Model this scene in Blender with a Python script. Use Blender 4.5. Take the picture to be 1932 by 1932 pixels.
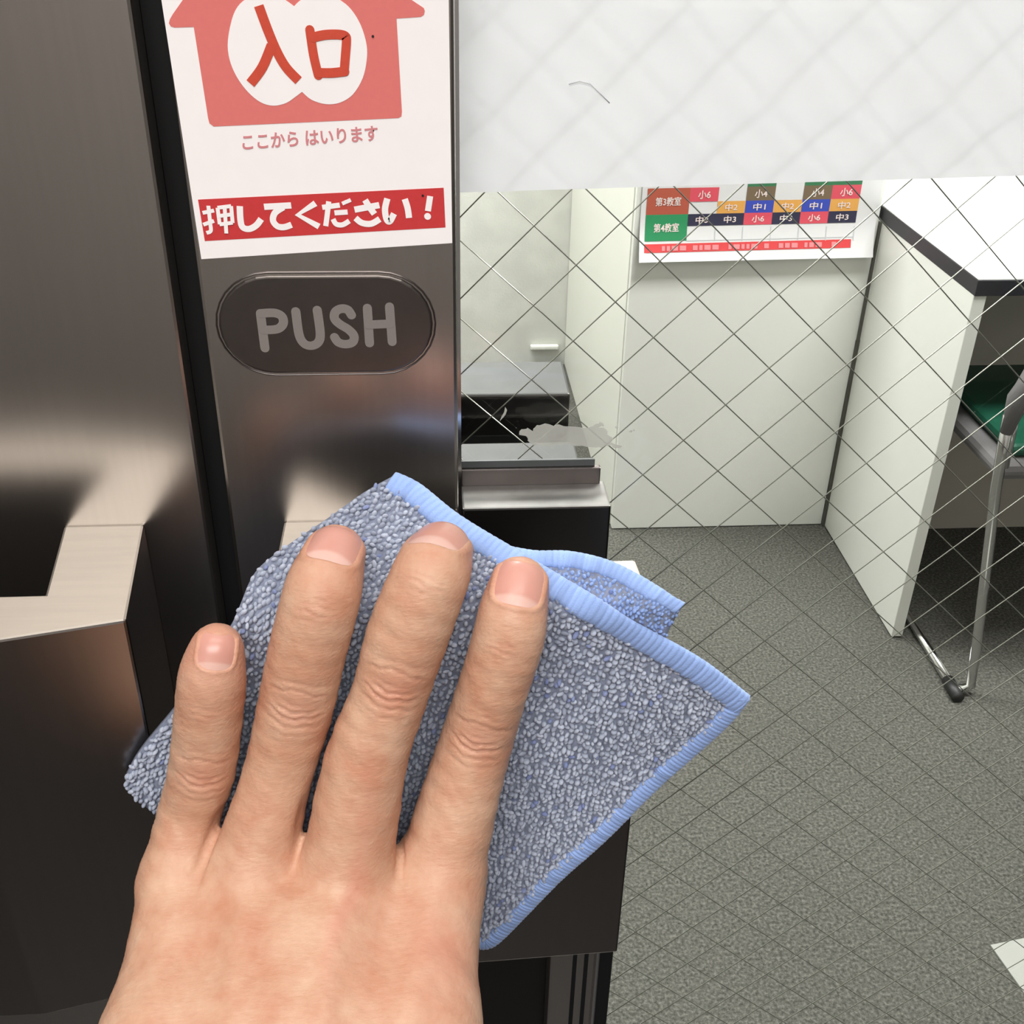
import bpy, bmesh, math, random
import numpy as np
from mathutils import Vector, Matrix

# ------------------------------------------------------------------ scene, camera, light, exposure
for o in list(bpy.data.objects):
    bpy.data.objects.remove(o)
SC = bpy.context.scene
COL = SC.collection
H = 1.27                      # camera height; local millimetres (x, y, z) are taken from the point (0, 0, H) on the door face
K = 0.001


def cam_axes(pitch, yaw, roll):
    p, y, r = map(math.radians, (pitch, yaw, roll))
    f = Vector((math.sin(y) * math.cos(p), math.cos(y) * math.cos(p), -math.sin(p)))
    rt = Vector((math.cos(y), -math.sin(y), 0))
    up = rt.cross(f)
    c, s = math.cos(r), math.sin(r)
    return c * rt + s * up, -s * rt + c * up, f


cam_d = bpy.data.cameras.new('camera')
cam_d.sensor_fit = 'HORIZONTAL'
cam_d.sensor_width = 36.0
cam_d.lens = 36.0 * 2083.0 / 1932.0
cam_d.clip_start = 0.01
cam = bpy.data.objects.new('camera', cam_d)
COL.objects.link(cam)
_r, _u, _f = cam_axes(30.828, 4.715, 1.219)
cam.matrix_world = Matrix(((_r.x, _u.x, -_f.x, 0.0), (_r.y, _u.y, -_f.y, -0.25), (_r.z, _u.z, -_f.z, H), (0, 0, 0, 1)))
SC.camera = cam

world = bpy.data.worlds.new('world')
SC.world = world
world.use_nodes = True
world.node_tree.nodes['Background'].inputs[0].default_value = (0.9, 0.95, 1.0, 1)
world.node_tree.nodes['Background'].inputs[1].default_value = 0.05

SC.view_settings.view_transform = 'Standard'
SC.view_settings.look = 'None'
SC.view_settings.gamma = 1.0
SC.view_settings.exposure = 0.0
SC.view_settings.use_curve_mapping = False


def area(name, loc, size, power, color, rot=(0, 0, 0)):
    d = bpy.data.lights.new(name, 'AREA')
    d.shape = 'RECTANGLE'
    d.size, d.size_y = size
    d.energy = power
    d.color = color
    o = bpy.data.objects.new(name, d)
    o.location = loc
    o.rotation_euler = rot
    COL.objects.link(o)
    return o


area('room_lamp_a', (-0.4, 2.0, 2.44), (1.3, 0.5), 84, (1.0, 0.99, 0.985))
area('room_lamp_b', (1.0, 0.9, 2.44), (1.3, 0.5), 76, (1.0, 0.99, 0.985))
area('hall_lamp_a', (-0.2, -1.4, 2.44), (1.6, 0.8), 55, (1.0, 0.965, 0.94))
area('overhead_fill', (0.1, -0.30, 2.44), (1.2, 0.25), 8, (1.0, 0.96, 0.92))  # added fill above the door that brightens the handle tops


# ------------------------------------------------------------------ materials
def lin(c):
    return tuple(((v / 255.0) / 12.92 if v / 255.0 <= 0.04045 else ((v / 255.0 + 0.055) / 1.055) ** 2.4) for v in c[:3]) + (1.0,)


def mat(name, rgb, rough=0.5, metal=0.0, noise=0.0, nscale=300.0, bump=0.0, bscale=None, spec=0.5, stretch=None, rgb2=None, coat=0.0, detail=3.0):
    m = bpy.data.materials.new(name)
    m.use_nodes = True
    nt = m.node_tree
    b = nt.nodes['Principled BSDF']
    b.inputs['Base Color'].default_value = lin(rgb)
    b.inputs['Roughness'].default_value = rough
    b.inputs['Metallic'].default_value = metal
    b.inputs['Specular IOR Level'].default_value = spec
    b.inputs['Coat Weight'].default_value = coat
    tc = nt.nodes.new('ShaderNodeTexCoord')
    mp = nt.nodes.new('ShaderNodeMapping')
    nt.links.new(tc.outputs['Object'], mp.inputs[0])
    if stretch:
        mp.inputs['Scale'].default_value = stretch
    n = nt.nodes.new('ShaderNodeTexNoise')
    n.inputs['Scale'].default_value = nscale
    n.inputs['Detail'].default_value = detail
    nt.links.new(mp.outputs[0], n.inputs['Vector'])
    if noise > 0 or rgb2:
        r = nt.nodes.new('ShaderNodeValToRGB')
        a = lin(rgb)
        c2 = lin(rgb2) if rgb2 else tuple(max(0, v * (1 - noise)) for v in a[:3]) + (1,)
        r.color_ramp.elements[0].color = c2
        r.color_ramp.elements[0].position = 0.36
        r.color_ramp.elements[1].color = a
        r.color_ramp.elements[1].position = 0.64
        nt.links.new(n.outputs['Fac'], r.inputs[0])
        nt.links.new(r.outputs[0], b.inputs['Base Color'])
    if bump > 0:
        n2 = n
        if bscale:
            n2 = nt.nodes.new('ShaderNodeTexNoise')
            n2.inputs['Scale'].default_value = bscale
            n2.inputs['Detail'].default_value = 4
            nt.links.new(mp.outputs[0], n2.inputs['Vector'])
        bp = nt.nodes.new('ShaderNodeBump')
        bp.inputs['Strength'].default_value = 1.0
        bp.inputs['Distance'].default_value = bump
        nt.links.new(n2.outputs['Fac'], bp.inputs['Height'])
        nt.links.new(bp.outputs[0], b.inputs['Normal'])
    return m


M = {}
M['steel'] = mat('brushed_steel', (196, 190, 184), 0.27, 1.0, noise=0.04, nscale=60, stretch=(12, 1, 0.4), bump=0.000004, bscale=240)
M['steel_top'] = mat('satin_steel', (180, 174, 166), 0.5, 1.0, noise=0.05, nscale=90, stretch=(0.4, 5, 1))
M['steel_handle'] = mat('handle_steel', (152, 147, 143), 0.27, 1.0, noise=0.05, nscale=60, stretch=(12, 1, 0.4))  # handle faces, darker than the tops: their dark reflections put into the colour
M['steel_mid'] = mat('lit_top_steel', (128, 127, 124), 0.5, 1.0, noise=0.2, nscale=120)  # lit top of the lock case, its lighter tone put into the colour
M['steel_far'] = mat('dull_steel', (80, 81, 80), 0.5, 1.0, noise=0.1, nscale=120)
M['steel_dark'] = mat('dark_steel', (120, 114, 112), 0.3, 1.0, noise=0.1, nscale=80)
M['steel_shaded'] = mat('steel_dark_reflection', (78, 76, 74), 0.35, 1.0)  # same stainless steel; the darkness it mirrors is painted into the colour
M['chrome'] = mat('chrome', (215, 215, 215), 0.12, 1.0)
M['plate'] = mat('push_plate_steel', (122, 116, 112), 0.33, 1.0, noise=0.05, nscale=200)
M['etch'] = mat('etched_grey_lettering', (128, 121, 117), 0.65, 0.0)
M['rubber'] = mat('black_rubber', (16, 17, 18), 0.55, spec=0.3)
M['gasket'] = mat('grey_gasket', (70, 74, 74), 0.5)
M['poster'] = mat('white_laminated_paper', (253, 249, 248), 0.45, noise=0.015, nscale=150)
M['pink'] = mat('pink_print', (226, 122, 116), 0.5, noise=0.03, nscale=900)
M['orange_ink'] = mat('vermilion_print', (210, 78, 56), 0.5, noise=0.05, nscale=900)
M['red_ink'] = mat('red_print', (206, 58, 60), 0.5, noise=0.04, nscale=900)
M['pink_ink'] = mat('faded_pink_print', (214, 138, 142), 0.5)
M['black_ink'] = mat('black_speck', (30, 24, 24), 0.6)
M['wire'] = mat('glass_wire', (176, 178, 168), 0.28, 1.0)
M['cream'] = mat('cream_laminate', (226, 227, 218), 0.42, noise=0.02, nscale=6)
M['panel'] = mat('white_panel', (219, 221, 214), 0.45, noise=0.02, nscale=5)
M['panel_edge'] = mat('pale_edge_band', (206, 208, 200), 0.45)
M['wall'] = mat('mottled_wall', (206, 207, 200), 0.8, noise=0.1, nscale=14, detail=6, bump=0.0006, bscale=160)
M['hall_wall'] = mat('hall_wall', (152, 148, 145), 0.7, noise=0.05, nscale=8)
M['ceiling'] = mat('ceiling_paint', (232, 230, 224), 0.85, noise=0.02, nscale=20)
M['hall_floor'] = mat('hall_floor', (36, 34, 33), 0.5, noise=0.15, nscale=30)
M['seam'] = mat('dark_seam', (74, 74, 66), 0.7)
M['desk_white'] = mat('white_melamine', (244, 245, 244), 0.35, noise=0.01, nscale=10)
M['black_edge'] = mat('black_edge_strip', (30, 30, 36), 0.45)
M['taupe'] = mat('taupe_panel', (196, 191, 181), 0.6, noise=0.03, nscale=8)
M['green'] = mat('green_vinyl', (20, 82, 62), 0.5, noise=0.1, nscale=60)
M['grey_plastic'] = mat('grey_plastic', (108, 106, 106), 0.5, noise=0.04, nscale=40)
M['black_plastic'] = mat('black_plastic', (26, 26, 26), 0.5)
M['paper_grey'] = mat('pale_sheet', (150, 152, 146), 0.7, noise=0.03, nscale=20)
M['sleeve'] = mat('charcoal_sleeve', (48, 48, 54), 0.9, noise=0.25, nscale=900, bump=0.0003, bscale=1500)
M['paper'] = mat('timetable_paper', (212, 212, 212), 0.5)
M['brown_cell'] = mat('brown_cell', (172, 82, 62), 0.5)
M['green_cell'] = mat('green_cell', (30, 132, 82), 0.5)
M['olive_cell'] = mat('olive_cell', (112, 94, 72), 0.5)
M['forest_cell'] = mat('forest_cell', (48, 112, 74), 0.5)
M['rose_cell'] = mat('rose_cell', (208, 74, 90), 0.5)
M['amber_cell'] = mat('amber_cell', (216, 158, 78), 0.5)
M['blue_cell'] = mat('blue_cell', (50, 70, 172), 0.5)
M['navy_cell'] = mat('navy_cell', (38, 38, 64), 0.5)
M['cell_text'] = mat('pale_cell_text', (226, 210, 206), 0.5)
M['rule'] = mat('grey_ruling', (186, 188, 190), 0.5)
M['band_light'] = mat('pale_red_print', (214, 130, 134), 0.5)


def carpet_mat():
    m = bpy.data.materials.new('speckled_carpet')
    m.use_nodes = True
    nt = m.node_tree
    b = nt.nodes['Principled BSDF']
    b.inputs['Roughness'].default_value = 0.95
    b.inputs['Specular IOR Level'].default_value = 0.1
    tc = nt.nodes.new('ShaderNodeTexCoord')
    n = nt.nodes.new('ShaderNodeTexNoise')
    n.inputs['Scale'].default_value = 210
    n.inputs['Detail'].default_value = 5
    n.inputs['Roughness'].default_value = 0.65
    n3 = nt.nodes.new('ShaderNodeTexNoise')
    n3.inputs['Scale'].default_value = 5
    n3.inputs['Detail'].default_value = 3
    nt.links.new(tc.outputs['Object'], n.inputs['Vector'])
    nt.links.new(tc.outputs['Object'], n3.inputs['Vector'])
    r = nt.nodes.new('ShaderNodeValToRGB')
    e = r.color_ramp.elements
    e[0].position, e[0].color = 0.3, lin((54, 54, 51))
    e[1].position, e[1].color = 0.7, lin((123, 122, 116))
    x = e.new(0.5)
    x.color = lin((89, 89, 83))
    mx = nt.nodes.new('ShaderNodeMix')
    mx.data_type = 'RGBA'
    mx.blend_type = 'MULTIPLY'
    mx.inputs[0].default_value = 0.35
    nt.links.new(n.outputs['Fac'], r.inputs[0])
    nt.links.new(r.outputs[0], mx.inputs[6])
    nt.links.new(n3.outputs['Color'], mx.inputs[7])
    r3 = nt.nodes.new('ShaderNodeValToRGB')
    r3.color_ramp.elements[0].color = (0.55, 0.55, 0.55, 1)
    nt.links.new(n3.outputs['Fac'], r3.inputs[0])
    nt.links.new(r3.outputs[0], mx.inputs[7])
    nt.links.new(mx.outputs[2], b.inputs['Base Color'])
    bp = nt.nodes.new('ShaderNodeBump')
    bp.inputs['Distance'].default_value = 0.003
    nt.links.new(n.outputs['Fac'], bp.inputs['Height'])
    nt.links.new(bp.outputs[0], b.inputs['Normal'])
    return m


M['carpet'] = carpet_mat()


def glass_mat():
    m = bpy.data.materials.new('clear_glass')
    m.use_nodes = True
    nt = m.node_tree
    nt.nodes.remove(nt.nodes['Principled BSDF'])
    out = nt.nodes['Material Output']
    t = nt.nodes.new('ShaderNodeBsdfTransparent')
    t.inputs[0].default_value = (0.98, 0.987, 0.978, 1)
    g = nt.nodes.new('ShaderNodeBsdfGlossy')
    g.inputs['Roughness'].default_value = 0.0
    lw = nt.nodes.new('ShaderNodeLayerWeight')      # Schlick reflectance, the same on both faces of the pane
    pw = nt.nodes.new('ShaderNodeMath')
    pw.operation = 'POWER'
    pw.inputs[1].default_value = 5.0
    ml = nt.nodes.new('ShaderNodeMath')
    ml.operation = 'MULTIPLY_ADD'
    ml.inputs[1].default_value = 0.97
    ml.inputs[2].default_value = 0.03
    nt.links.new(lw.outputs['Facing'], pw.inputs[0])
    nt.links.new(pw.outputs[0], ml.inputs[0])
    mx = nt.nodes.new('ShaderNodeMixShader')
    nt.links.new(ml.outputs[0], mx.inputs[0])
    nt.links.new(t.outputs[0], mx.inputs[1])
    nt.links.new(g.outputs[0], mx.inputs[2])
    nt.links.new(mx.outputs[0], out.inputs[0])
    return m


M['glass'] = glass_mat()


def film_mat(name, rgb, transp, transl, rough=0.6):
    m = bpy.data.materials.new(name)
    m.use_nodes = True
    nt = m.node_tree
    b = nt.nodes['Principled BSDF']
    b.inputs['Base Color'].default_value = lin(rgb)
    b.inputs['Roughness'].default_value = rough
    out = nt.nodes['Material Output']
    tl = nt.nodes.new('ShaderNodeBsdfTranslucent')
    tl.inputs[0].default_value = lin(rgb)
    tr = nt.nodes.new('ShaderNodeBsdfTransparent')
    m1 = nt.nodes.new('ShaderNodeMixShader')
    m1.inputs[0].default_value = transl
    m2 = nt.nodes.new('ShaderNodeMixShader')
    m2.inputs[0].default_value = transp
    nt.links.new(b.outputs[0], m1.inputs[1])
    nt.links.new(tl.outputs[0], m1.inputs[2])
    nt.links.new(m1.outputs[0], m2.inputs[1])
    nt.links.new(tr.outputs[0], m2.inputs[2])
    nt.links.new(m2.outputs[0], out.inputs[0])
    return m


M['film'] = film_mat('white_film', (205, 206, 209), 0.02, 0.42)
M['residue'] = film_mat('glue_residue', (178, 178, 172), 0.42, 0.3, 0.4)


def skin_mat():
    m = bpy.data.materials.new('skin')
    m.use_nodes = True
    nt = m.node_tree
    b = nt.nodes['Principled BSDF']
    b.inputs['Roughness'].default_value = 0.46
    b.inputs['Specular IOR Level'].default_value = 0.35
    b.inputs['Subsurface Weight'].default_value = 0.14
    b.inputs['Subsurface Radius'].default_value = (1.0, 0.36, 0.2)
    b.inputs['Subsurface Scale'].default_value = 0.0016
    tc = nt.nodes.new('ShaderNodeTexCoord')
    n = nt.nodes.new('ShaderNodeTexNoise')
    n.inputs['Scale'].default_value = 95
    n.inputs['Detail'].default_value = 6
    n.inputs['Roughness'].default_value = 0.6
    nt.links.new(tc.outputs['Object'], n.inputs['Vector'])
    r = nt.nodes.new('ShaderNodeValToRGB')
    e = r.color_ramp.elements
    e[0].position, e[0].color = 0.3, lin((188, 135, 108))
    e[1].position, e[1].color = 0.7, lin((204, 168, 142))
    nt.links.new(n.outputs['Fac'], r.inputs[0])
    at = nt.nodes.new('ShaderNodeAttribute')
    at.attribute_name = 'flush'
    mx = nt.nodes.new('ShaderNodeMix')
    mx.data_type = 'RGBA'
    nt.links.new(at.outputs['Fac'], mx.inputs[0])
    nt.links.new(r.outputs[0], mx.inputs[6])
    mx.inputs[7].default_value = lin((198, 128, 110))
    nt.links.new(mx.outputs[2], b.inputs['Base Color'])
    mp = nt.nodes.new('ShaderNodeMapping')
    mp.inputs['Scale'].default_value = (0.45, 1.0, 1.25)      # skin lines run across the hand
    nt.links.new(tc.outputs['Object'], mp.inputs[0])
    n2 = nt.nodes.new('ShaderNodeTexNoise')
    n2.inputs['Scale'].default_value = 850
    n2.inputs['Detail'].default_value = 5
    n2.inputs['Roughness'].default_value = 0.6
    nt.links.new(mp.outputs[0], n2.inputs['Vector'])
    bp = nt.nodes.new('ShaderNodeBump')
    bp.inputs['Distance'].default_value = 0.0002
    nt.links.new(n2.outputs['Fac'], bp.inputs['Height'])
    nt.links.new(bp.outputs[0], b.inputs['Normal'])
    return m


M['skin'] = skin_mat()


def nail_mat():
    m = bpy.data.materials.new('fingernail')
    m.use_nodes = True
    nt = m.node_tree
    b = nt.nodes['Principled BSDF']
    b.inputs['Roughness'].default_value = 0.32
    b.inputs['Subsurface Weight'].default_value = 0.15
    b.inputs['Subsurface Scale'].default_value = 0.001
    at = nt.nodes.new('ShaderNodeAttribute')
    at.attribute_name = 'lunula'
    mx = nt.nodes.new('ShaderNodeMix')
    mx.data_type = 'RGBA'
    mx.inputs[6].default_value = lin((200, 146, 132))
    mx.inputs[7].default_value = lin((212, 172, 160))
    nt.links.new(at.outputs['Fac'], mx.inputs[0])
    nt.links.new(mx.outputs[2], b.inputs['Base Color'])
    return m


M['nail'] = nail_mat()


def attr_mat(name, rough, bump=0.0, bscale=4000):
    m = bpy.data.materials.new(name)
    m.use_nodes = True
    nt = m.node_tree
    b = nt.nodes['Principled BSDF']
    b.inputs['Roughness'].default_value = rough
    b.inputs['Specular IOR Level'].default_value = 0.2
    b.inputs['Sheen Weight'].default_value = 0.25
    at = nt.nodes.new('ShaderNodeAttribute')
    at.attribute_name = 'tint'
    nt.links.new(at.outputs['Color'], b.inputs['Base Color'])
    tc = nt.nodes.new('ShaderNodeTexCoord')
    n = nt.nodes.new('ShaderNodeTexNoise')
    n.inputs['Scale'].default_value = bscale
    nt.links.new(tc.outputs['Object'], n.inputs['Vector'])
    bp = nt.nodes.new('ShaderNodeBump')
    bp.inputs['Distance'].default_value = max(bump, 1e-5)
    nt.links.new(n.outputs['Fac'], bp.inputs['Height'])
    nt.links.new(bp.outputs[0], b.inputs['Normal'])
    return m


M['terry'] = attr_mat('terry_loops', 0.9, 0.00015, 3000)
M['hem'] = attr_mat('overlock_thread', 0.75, 0.0001, 2500)
M['backing'] = mat('cloth_backing', (128, 136, 156), 0.95, noise=0.3, nscale=800)


# ------------------------------------------------------------------ object helpers
def L3(x, y, z):
    return (x * K, y * K, H + z * K)


def empty(name, loc, label=None, cat=None, group=None, kind=None):
    o = bpy.data.objects.new(name, None)
    o.empty_display_size = 0.02
    o.location = loc
    COL.objects.link(o)
    tag(o, label, cat, group, kind)
    return o


def tag(o, label=None, cat=None, group=None, kind=None):
    if label:
        o['label'] = label
    if cat:
        o['category'] = cat
    if group:
        o['group'] = group
    if kind:
        o['kind'] = kind
    return o


def world_of(o):
    if o.parent is None:
        return Matrix.Translation(o.location)
    return world_of(o.parent) @ o.matrix_parent_inverse @ Matrix.Translation(o.location)


def adopt(o, parent):
    """parent keeps its place; the child's vertices are already in world space"""
    o.parent = parent
    o.matrix_parent_inverse = world_of(parent).inverted()
    return o


def mesh(name, verts, faces, m, parent=None, smooth=False):
    me = bpy.data.meshes.new(name)
    me.from_pydata([tuple(v) for v in verts], [], [tuple(f) for f in faces])
    me.update()
    if m is not None:
        me.materials.append(m)
    if smooth:
        me.polygons.foreach_set('use_smooth', [True] * len(me.polygons))
    o = bpy.data.objects.new(name, me)
    COL.objects.link(o)
    if parent is not None:
        adopt(o, parent)
    return o


def from_bm(name, bm, m, parent=None, smooth=False):
    bmesh.ops.recalc_face_normals(bm, faces=bm.faces)
    me = bpy.data.meshes.new(name)
    bm.to_mesh(me)
    bm.free()
    me.materials.append(m)
    if smooth:
        me.polygons.foreach_set('use_smooth', [True] * len(me.polygons))
    o = bpy.data.objects.new(name, me)
    COL.objects.link(o)
    if parent is not None:
        adopt(o, parent)
    return o


def prism_bm(poly, z0, z1, bevel=0.0, seg=2, to=L3, axis='z'):
    """extrude a polygon; axis z: poly is (x, y); axis y: poly is (x, z)"""
    bm = bmesh.new()
    lo = [bm.verts.new(to(p[0], p[1], z0) if axis == 'z' else to(p[0], z0, p[1])) for p in poly]
    hi = [bm.verts.new(to(p[0], p[1], z1) if axis == 'z' else to(p[0], z1, p[1])) for p in poly]
    n = len(poly)
    bm.faces.new(lo)
    bm.faces.new(hi[::-1])
    for i in range(n):
        bm.faces.new((lo[i], hi[i], hi[(i + 1) % n], lo[(i + 1) % n]))
    bmesh.ops.recalc_face_normals(bm, faces=bm.faces)
    if bevel > 0:
        bmesh.ops.bevel(bm, geom=list(bm.edges), offset=bevel, segments=seg, affect='EDGES', profile=0.5)
    return bm


def box(name, x0, x1, y0, y1, z0, z1, m, parent=None, bevel=0.0, to=L3):
    """millimetres on the door frame of reference, or metres with to=W3"""
    return from_bm(name, prism_bm([(x0, y0), (x1, y0), (x1, y1), (x0, y1)], z0, z1, bevel, 2, to), m, parent)


def W3(x, y, z):
    return (x, y, z)


def tube_bm(bm, pts, r, n=8, caps=True):
    pts = [Vector(p) for p in pts]
    rings = []
    up = Vector((0.13, 0.31, 0.94))
    for i, p in enumerate(pts):
        d = (pts[min(i + 1, len(pts) - 1)] - pts[max(i - 1, 0)]).normalized()
        a = d.cross(up).normalized()
        b = d.cross(a).normalized()
        rr = r[i] if isinstance(r, (list, tuple)) else r
        rings.append([bm.verts.new(p + a * rr * math.cos(t) + b * rr * math.sin(t)) for t in [2 * math.pi * k / n for k in range(n)]])
    for i in range(len(rings) - 1):
        for k in range(n):
            bm.faces.new((rings[i][k], rings[i][(k + 1) % n], rings[i + 1][(k + 1) % n], rings[i + 1][k]))
    if caps:
        bm.faces.new(rings[0][::-1])
        bm.faces.new(rings[-1])
    return bm


def tube(name, pts, r, m, parent=None, n=10):
    return from_bm(name, tube_bm(bmesh.new(), pts, r, n), m, parent, True)


def flat_poly(name, pts, y, m, parent, thick=0.05):
    """flat print on the door plane: polygon of (x, z) millimetres at depth y"""
    bm = prism_bm(pts, y, y + thick, axis='y')
    return from_bm(name, bm, m, parent)


def smooth_line(pts, n=6):
    """Catmull-Rom through the points"""
    P = [np.array(p, float) for p in pts]
    out = []
    for i in range(len(P) - 1):
        p0, p1, p2, p3 = P[max(i - 1, 0)], P[i], P[i + 1], P[min(i + 2, len(P) - 1)]
        for k in range(n):
            t = k / n
            out.append(0.5 * ((2 * p1) + (-p0 + p2) * t + (2 * p0 - 5 * p1 + 4 * p2 - p3) * t * t + (-p0 + 3 * p1 - 3 * p2 + p3) * t ** 3))
    out.append(P[-1])
    return out


def stroke(name, lines, w, y, m, parent, round_caps=True, curve=True):
    """a pen stroke of width w laid flat on the door plane: quads along each line and discs at its ends and bends"""
    vs, fs = [], []
    for ln in lines:
        y -= 0.02
        pts = smooth_line(ln) if (curve and len(ln) > 2) else [np.array(p, float) for p in ln]
        n = len(pts)
        base = len(vs)
        for i, p in enumerate(pts):
            d = pts[min(i + 1, n - 1)] - pts[max(i - 1, 0)]
            d = d / (np.linalg.norm(d) + 1e-9)
            nn = np.array([-d[1], d[0]])
            for s in (-1, 1):
                q = p + nn * s * w / 2
                vs.append(L3(q[0], y, q[1]))
        for i in range(n - 1):
            a = base + 2 * i
            fs.append((a, a + 2, a + 3, a + 1))
        if round_caps:
            for e, sg in ((0, -1), (n - 1, 1)):
                p = pts[e]
                d = (pts[min(e + 1, n - 1)] - pts[max(e - 1, 0)])
                a0 = math.atan2(d[1], d[0]) * 1.0 + (math.pi if sg < 0 else 0)
                c = len(vs)
                y -= 0.006
                vs.append(L3(p[0], y, p[1]))
                for k in range(9):
                    t = a0 - math.pi / 2 + math.pi * k / 8
                    vs.append(L3(p[0] + w / 2 * math.cos(t), y, p[1] + w / 2 * math.sin(t)))
                for k in range(8):
                    fs.append((c, c + 1 + k, c + 2 + k))
    return mesh(name, vs, fs, m, parent)


def text_geo(body, offset=0.0):
    cu = bpy.data.curves.new('text_tmp', 'FONT')
    cu.body = body
    cu.size = 1.0
    cu.resolution_u = 4
    cu.offset = offset
    cu.fill_mode = 'FRONT'
    o = bpy.data.objects.new('text_tmp', cu)
    COL.objects.link(o)
    dg = bpy.context.evaluated_depsgraph_get()
    me = bpy.data.meshes.new_from_object(o.evaluated_get(dg))
    v = np.array([tuple(p.co) for p in me.vertices]).reshape(-1, 3)
    f = [tuple(p.vertices) for p in me.polygons]
    bpy.data.objects.remove(o)
    bpy.data.curves.remove(cu)
    bpy.data.meshes.remove(me)
    return v, f


def text_quad(name, body, quad, place, m, parent, offset=0.0):
    """lay lettering into the quad (top-left, bottom-left, bottom-right, top-right); place() turns (a, b) into a world point"""
    v, f = text_geo(body, offset)
    if not len(v):
        return None
    lo, hi = v.min(0), v.max(0)
    s = (v[:, 0] - lo[0]) / max(hi[0] - lo[0], 1e-6)
    t = (v[:, 1] - lo[1]) / max(hi[1] - lo[1], 1e-6)
    tl, bl, br, tr = [np.array(q, float) for q in quad]
    p = (1 - s)[:, None] * ((1 - t)[:, None] * bl + t[:, None] * tl) + s[:, None] * ((1 - t)[:, None] * br + t[:, None] * tr)
    return mesh(name, [place(*q) for q in p], f, m, parent)


# ------------------------------------------------------------------ the setting: classroom behind the glass, hall in front
def plane_box(name, x0, x1, y0, y1, z0, z1, m):
    return tag(box(name, x0, x1, y0, y1, z0, z1, m, to=W3), kind='structure')


plane_box('floor', -1.6, 3.2, 0.06, 3.0, -0.05, 0.0, M['carpet'])
plane_box('floor_hall', -2.2, 3.2, -2.6, 0.06, -0.05, 0.0, M['hall_floor'])
plane_box('ceiling', -1.6, 3.2, 0.06, 3.0, 2.5, 2.55, M['ceiling'])
plane_box('ceiling_hall', -2.2, 3.2, -2.6, 0.06, 2.5, 2.55, M['ceiling'])
plane_box('wall_back', -1.6, 3.2, 2.86, 2.96, 0.0, 2.5, M['wall'])
plane_box('wall_back_return', -1.6, 1.2, 2.70, 2.86, 0.0, 2.5, M['wall'])
plane_box('wall_left', -1.7, -1.6, 0.06, 2.86, 0.0, 2.5, M['wall'])
plane_box('wall_right', 3.1, 3.2, 0.06, 2.86, 0.0, 2.5, M['wall'])
plane_box('wall_hall_back', -2.2, 3.2, -2.6, -2.5, 0.0, 2.5, M['hall_wall'])
plane_box('wall_hall_left', -2.3, -2.2, -2.5, 0.0, 0.0, 2.5, M['hall_wall'])
plane_box('wall_hall_right', 3.1, 3.2, -2.5, 0.0, 0.0, 2.5, M['hall_wall'])
plane_box('wall_front_left', -2.2, -0.80, 0.0, 0.06, 0.0, 2.5, M['hall_wall'])
plane_box('wall_front_right', 0.69, 3.1, 0.0, 0.06, 0.0, 2.5, M['hall_wall'])
plane_box('wall_front_top', -0.80, 0.69, 0.0, 0.06, 2.1, 2.5, M['hall_wall'])

# ------------------------------------------------------------------ right door leaf
door_r = empty('door_1', (0.3, 0.02, 0.0), kind='structure',
               label='right stainless steel door leaf with push handle and wired glass pane')
box('stile', -53, 6.5, 0, 40, -1262, 826, M['steel'], door_r, 0.0009)
box('hinge_stile', 600, 680, 0, 40, -1262, 826, M['steel'], door_r, 0.0009)
box('bottom_rail', 6.5, 600, 0, 40, -1262, -1090, M['steel'], door_r, 0.0009)
box('top_rail', 6.5, 600, 0, 40, 690, 826, M['steel'], door_r, 0.0009)
box('glazing_bead', 6.5, 7.4, 2.5, 19.4, -1090, 690, M['chrome'], door_r)
gp = box('glass_pane', 6.6, 600, 19.5, 26.5, -1090, 690, M['glass'], door_r)

# crossed wires inside the pane
ang_a, ang_b = math.radians(45.37), math.radians(42.50)
sp_i, sp_j = 15.27, 14.82
ox, oz = 26.52, -80.13
ua = np.array([math.cos(ang_a), math.sin(ang_a)])      # rising wires
ub = np.array([math.cos(ang_b), -math.sin(ang_b)])     # falling wires
RX0, RX1, RZ0, RZ1 = 7.5, 590.0, -980.0, 600.0


def clip_line(p, d):
    t0, t1 = -1e9, 1e9
    for k, (lo, hi) in enumerate(((RX0, RX1), (RZ0, RZ1))):
        a, b = (lo - p[k]) / d[k], (hi - p[k]) / d[k]
        t0, t1 = max(t0, min(a, b)), min(t1, max(a, b))
    return (t0, t1) if t1 - t0 > 3 else None


wr = random.Random(4)
for fam in (0, 1):
    for k in range(-140, 140):
        p = np.array([ox, oz]) + (ub * sp_j * k if fam == 0 else ua * sp_i * k)
        d = ua if fam == 0 else ub
        c = clip_line(p, d)
        if c is None:
            continue
        a, b = p + d * c[0], p + d * c[1]
        yy = 22.7 if fam == 0 else 23.3
        L = c[1] - c[0]
        nseg = max(2, int(L / 30))
        pts = []
        for i in range(nseg + 1):
            q = a + (b - a) * i / nseg
            j = 0.12 if 0 < i < nseg else 0.0
            pts.append(L3(q[0] + wr.uniform(-j, j), yy, q[1] + wr.uniform(-j, j)))
        from_bm('wire', tube_bm(bmesh.new(), pts, 0.00018, 5), M['wire'], door_r, True)

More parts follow.
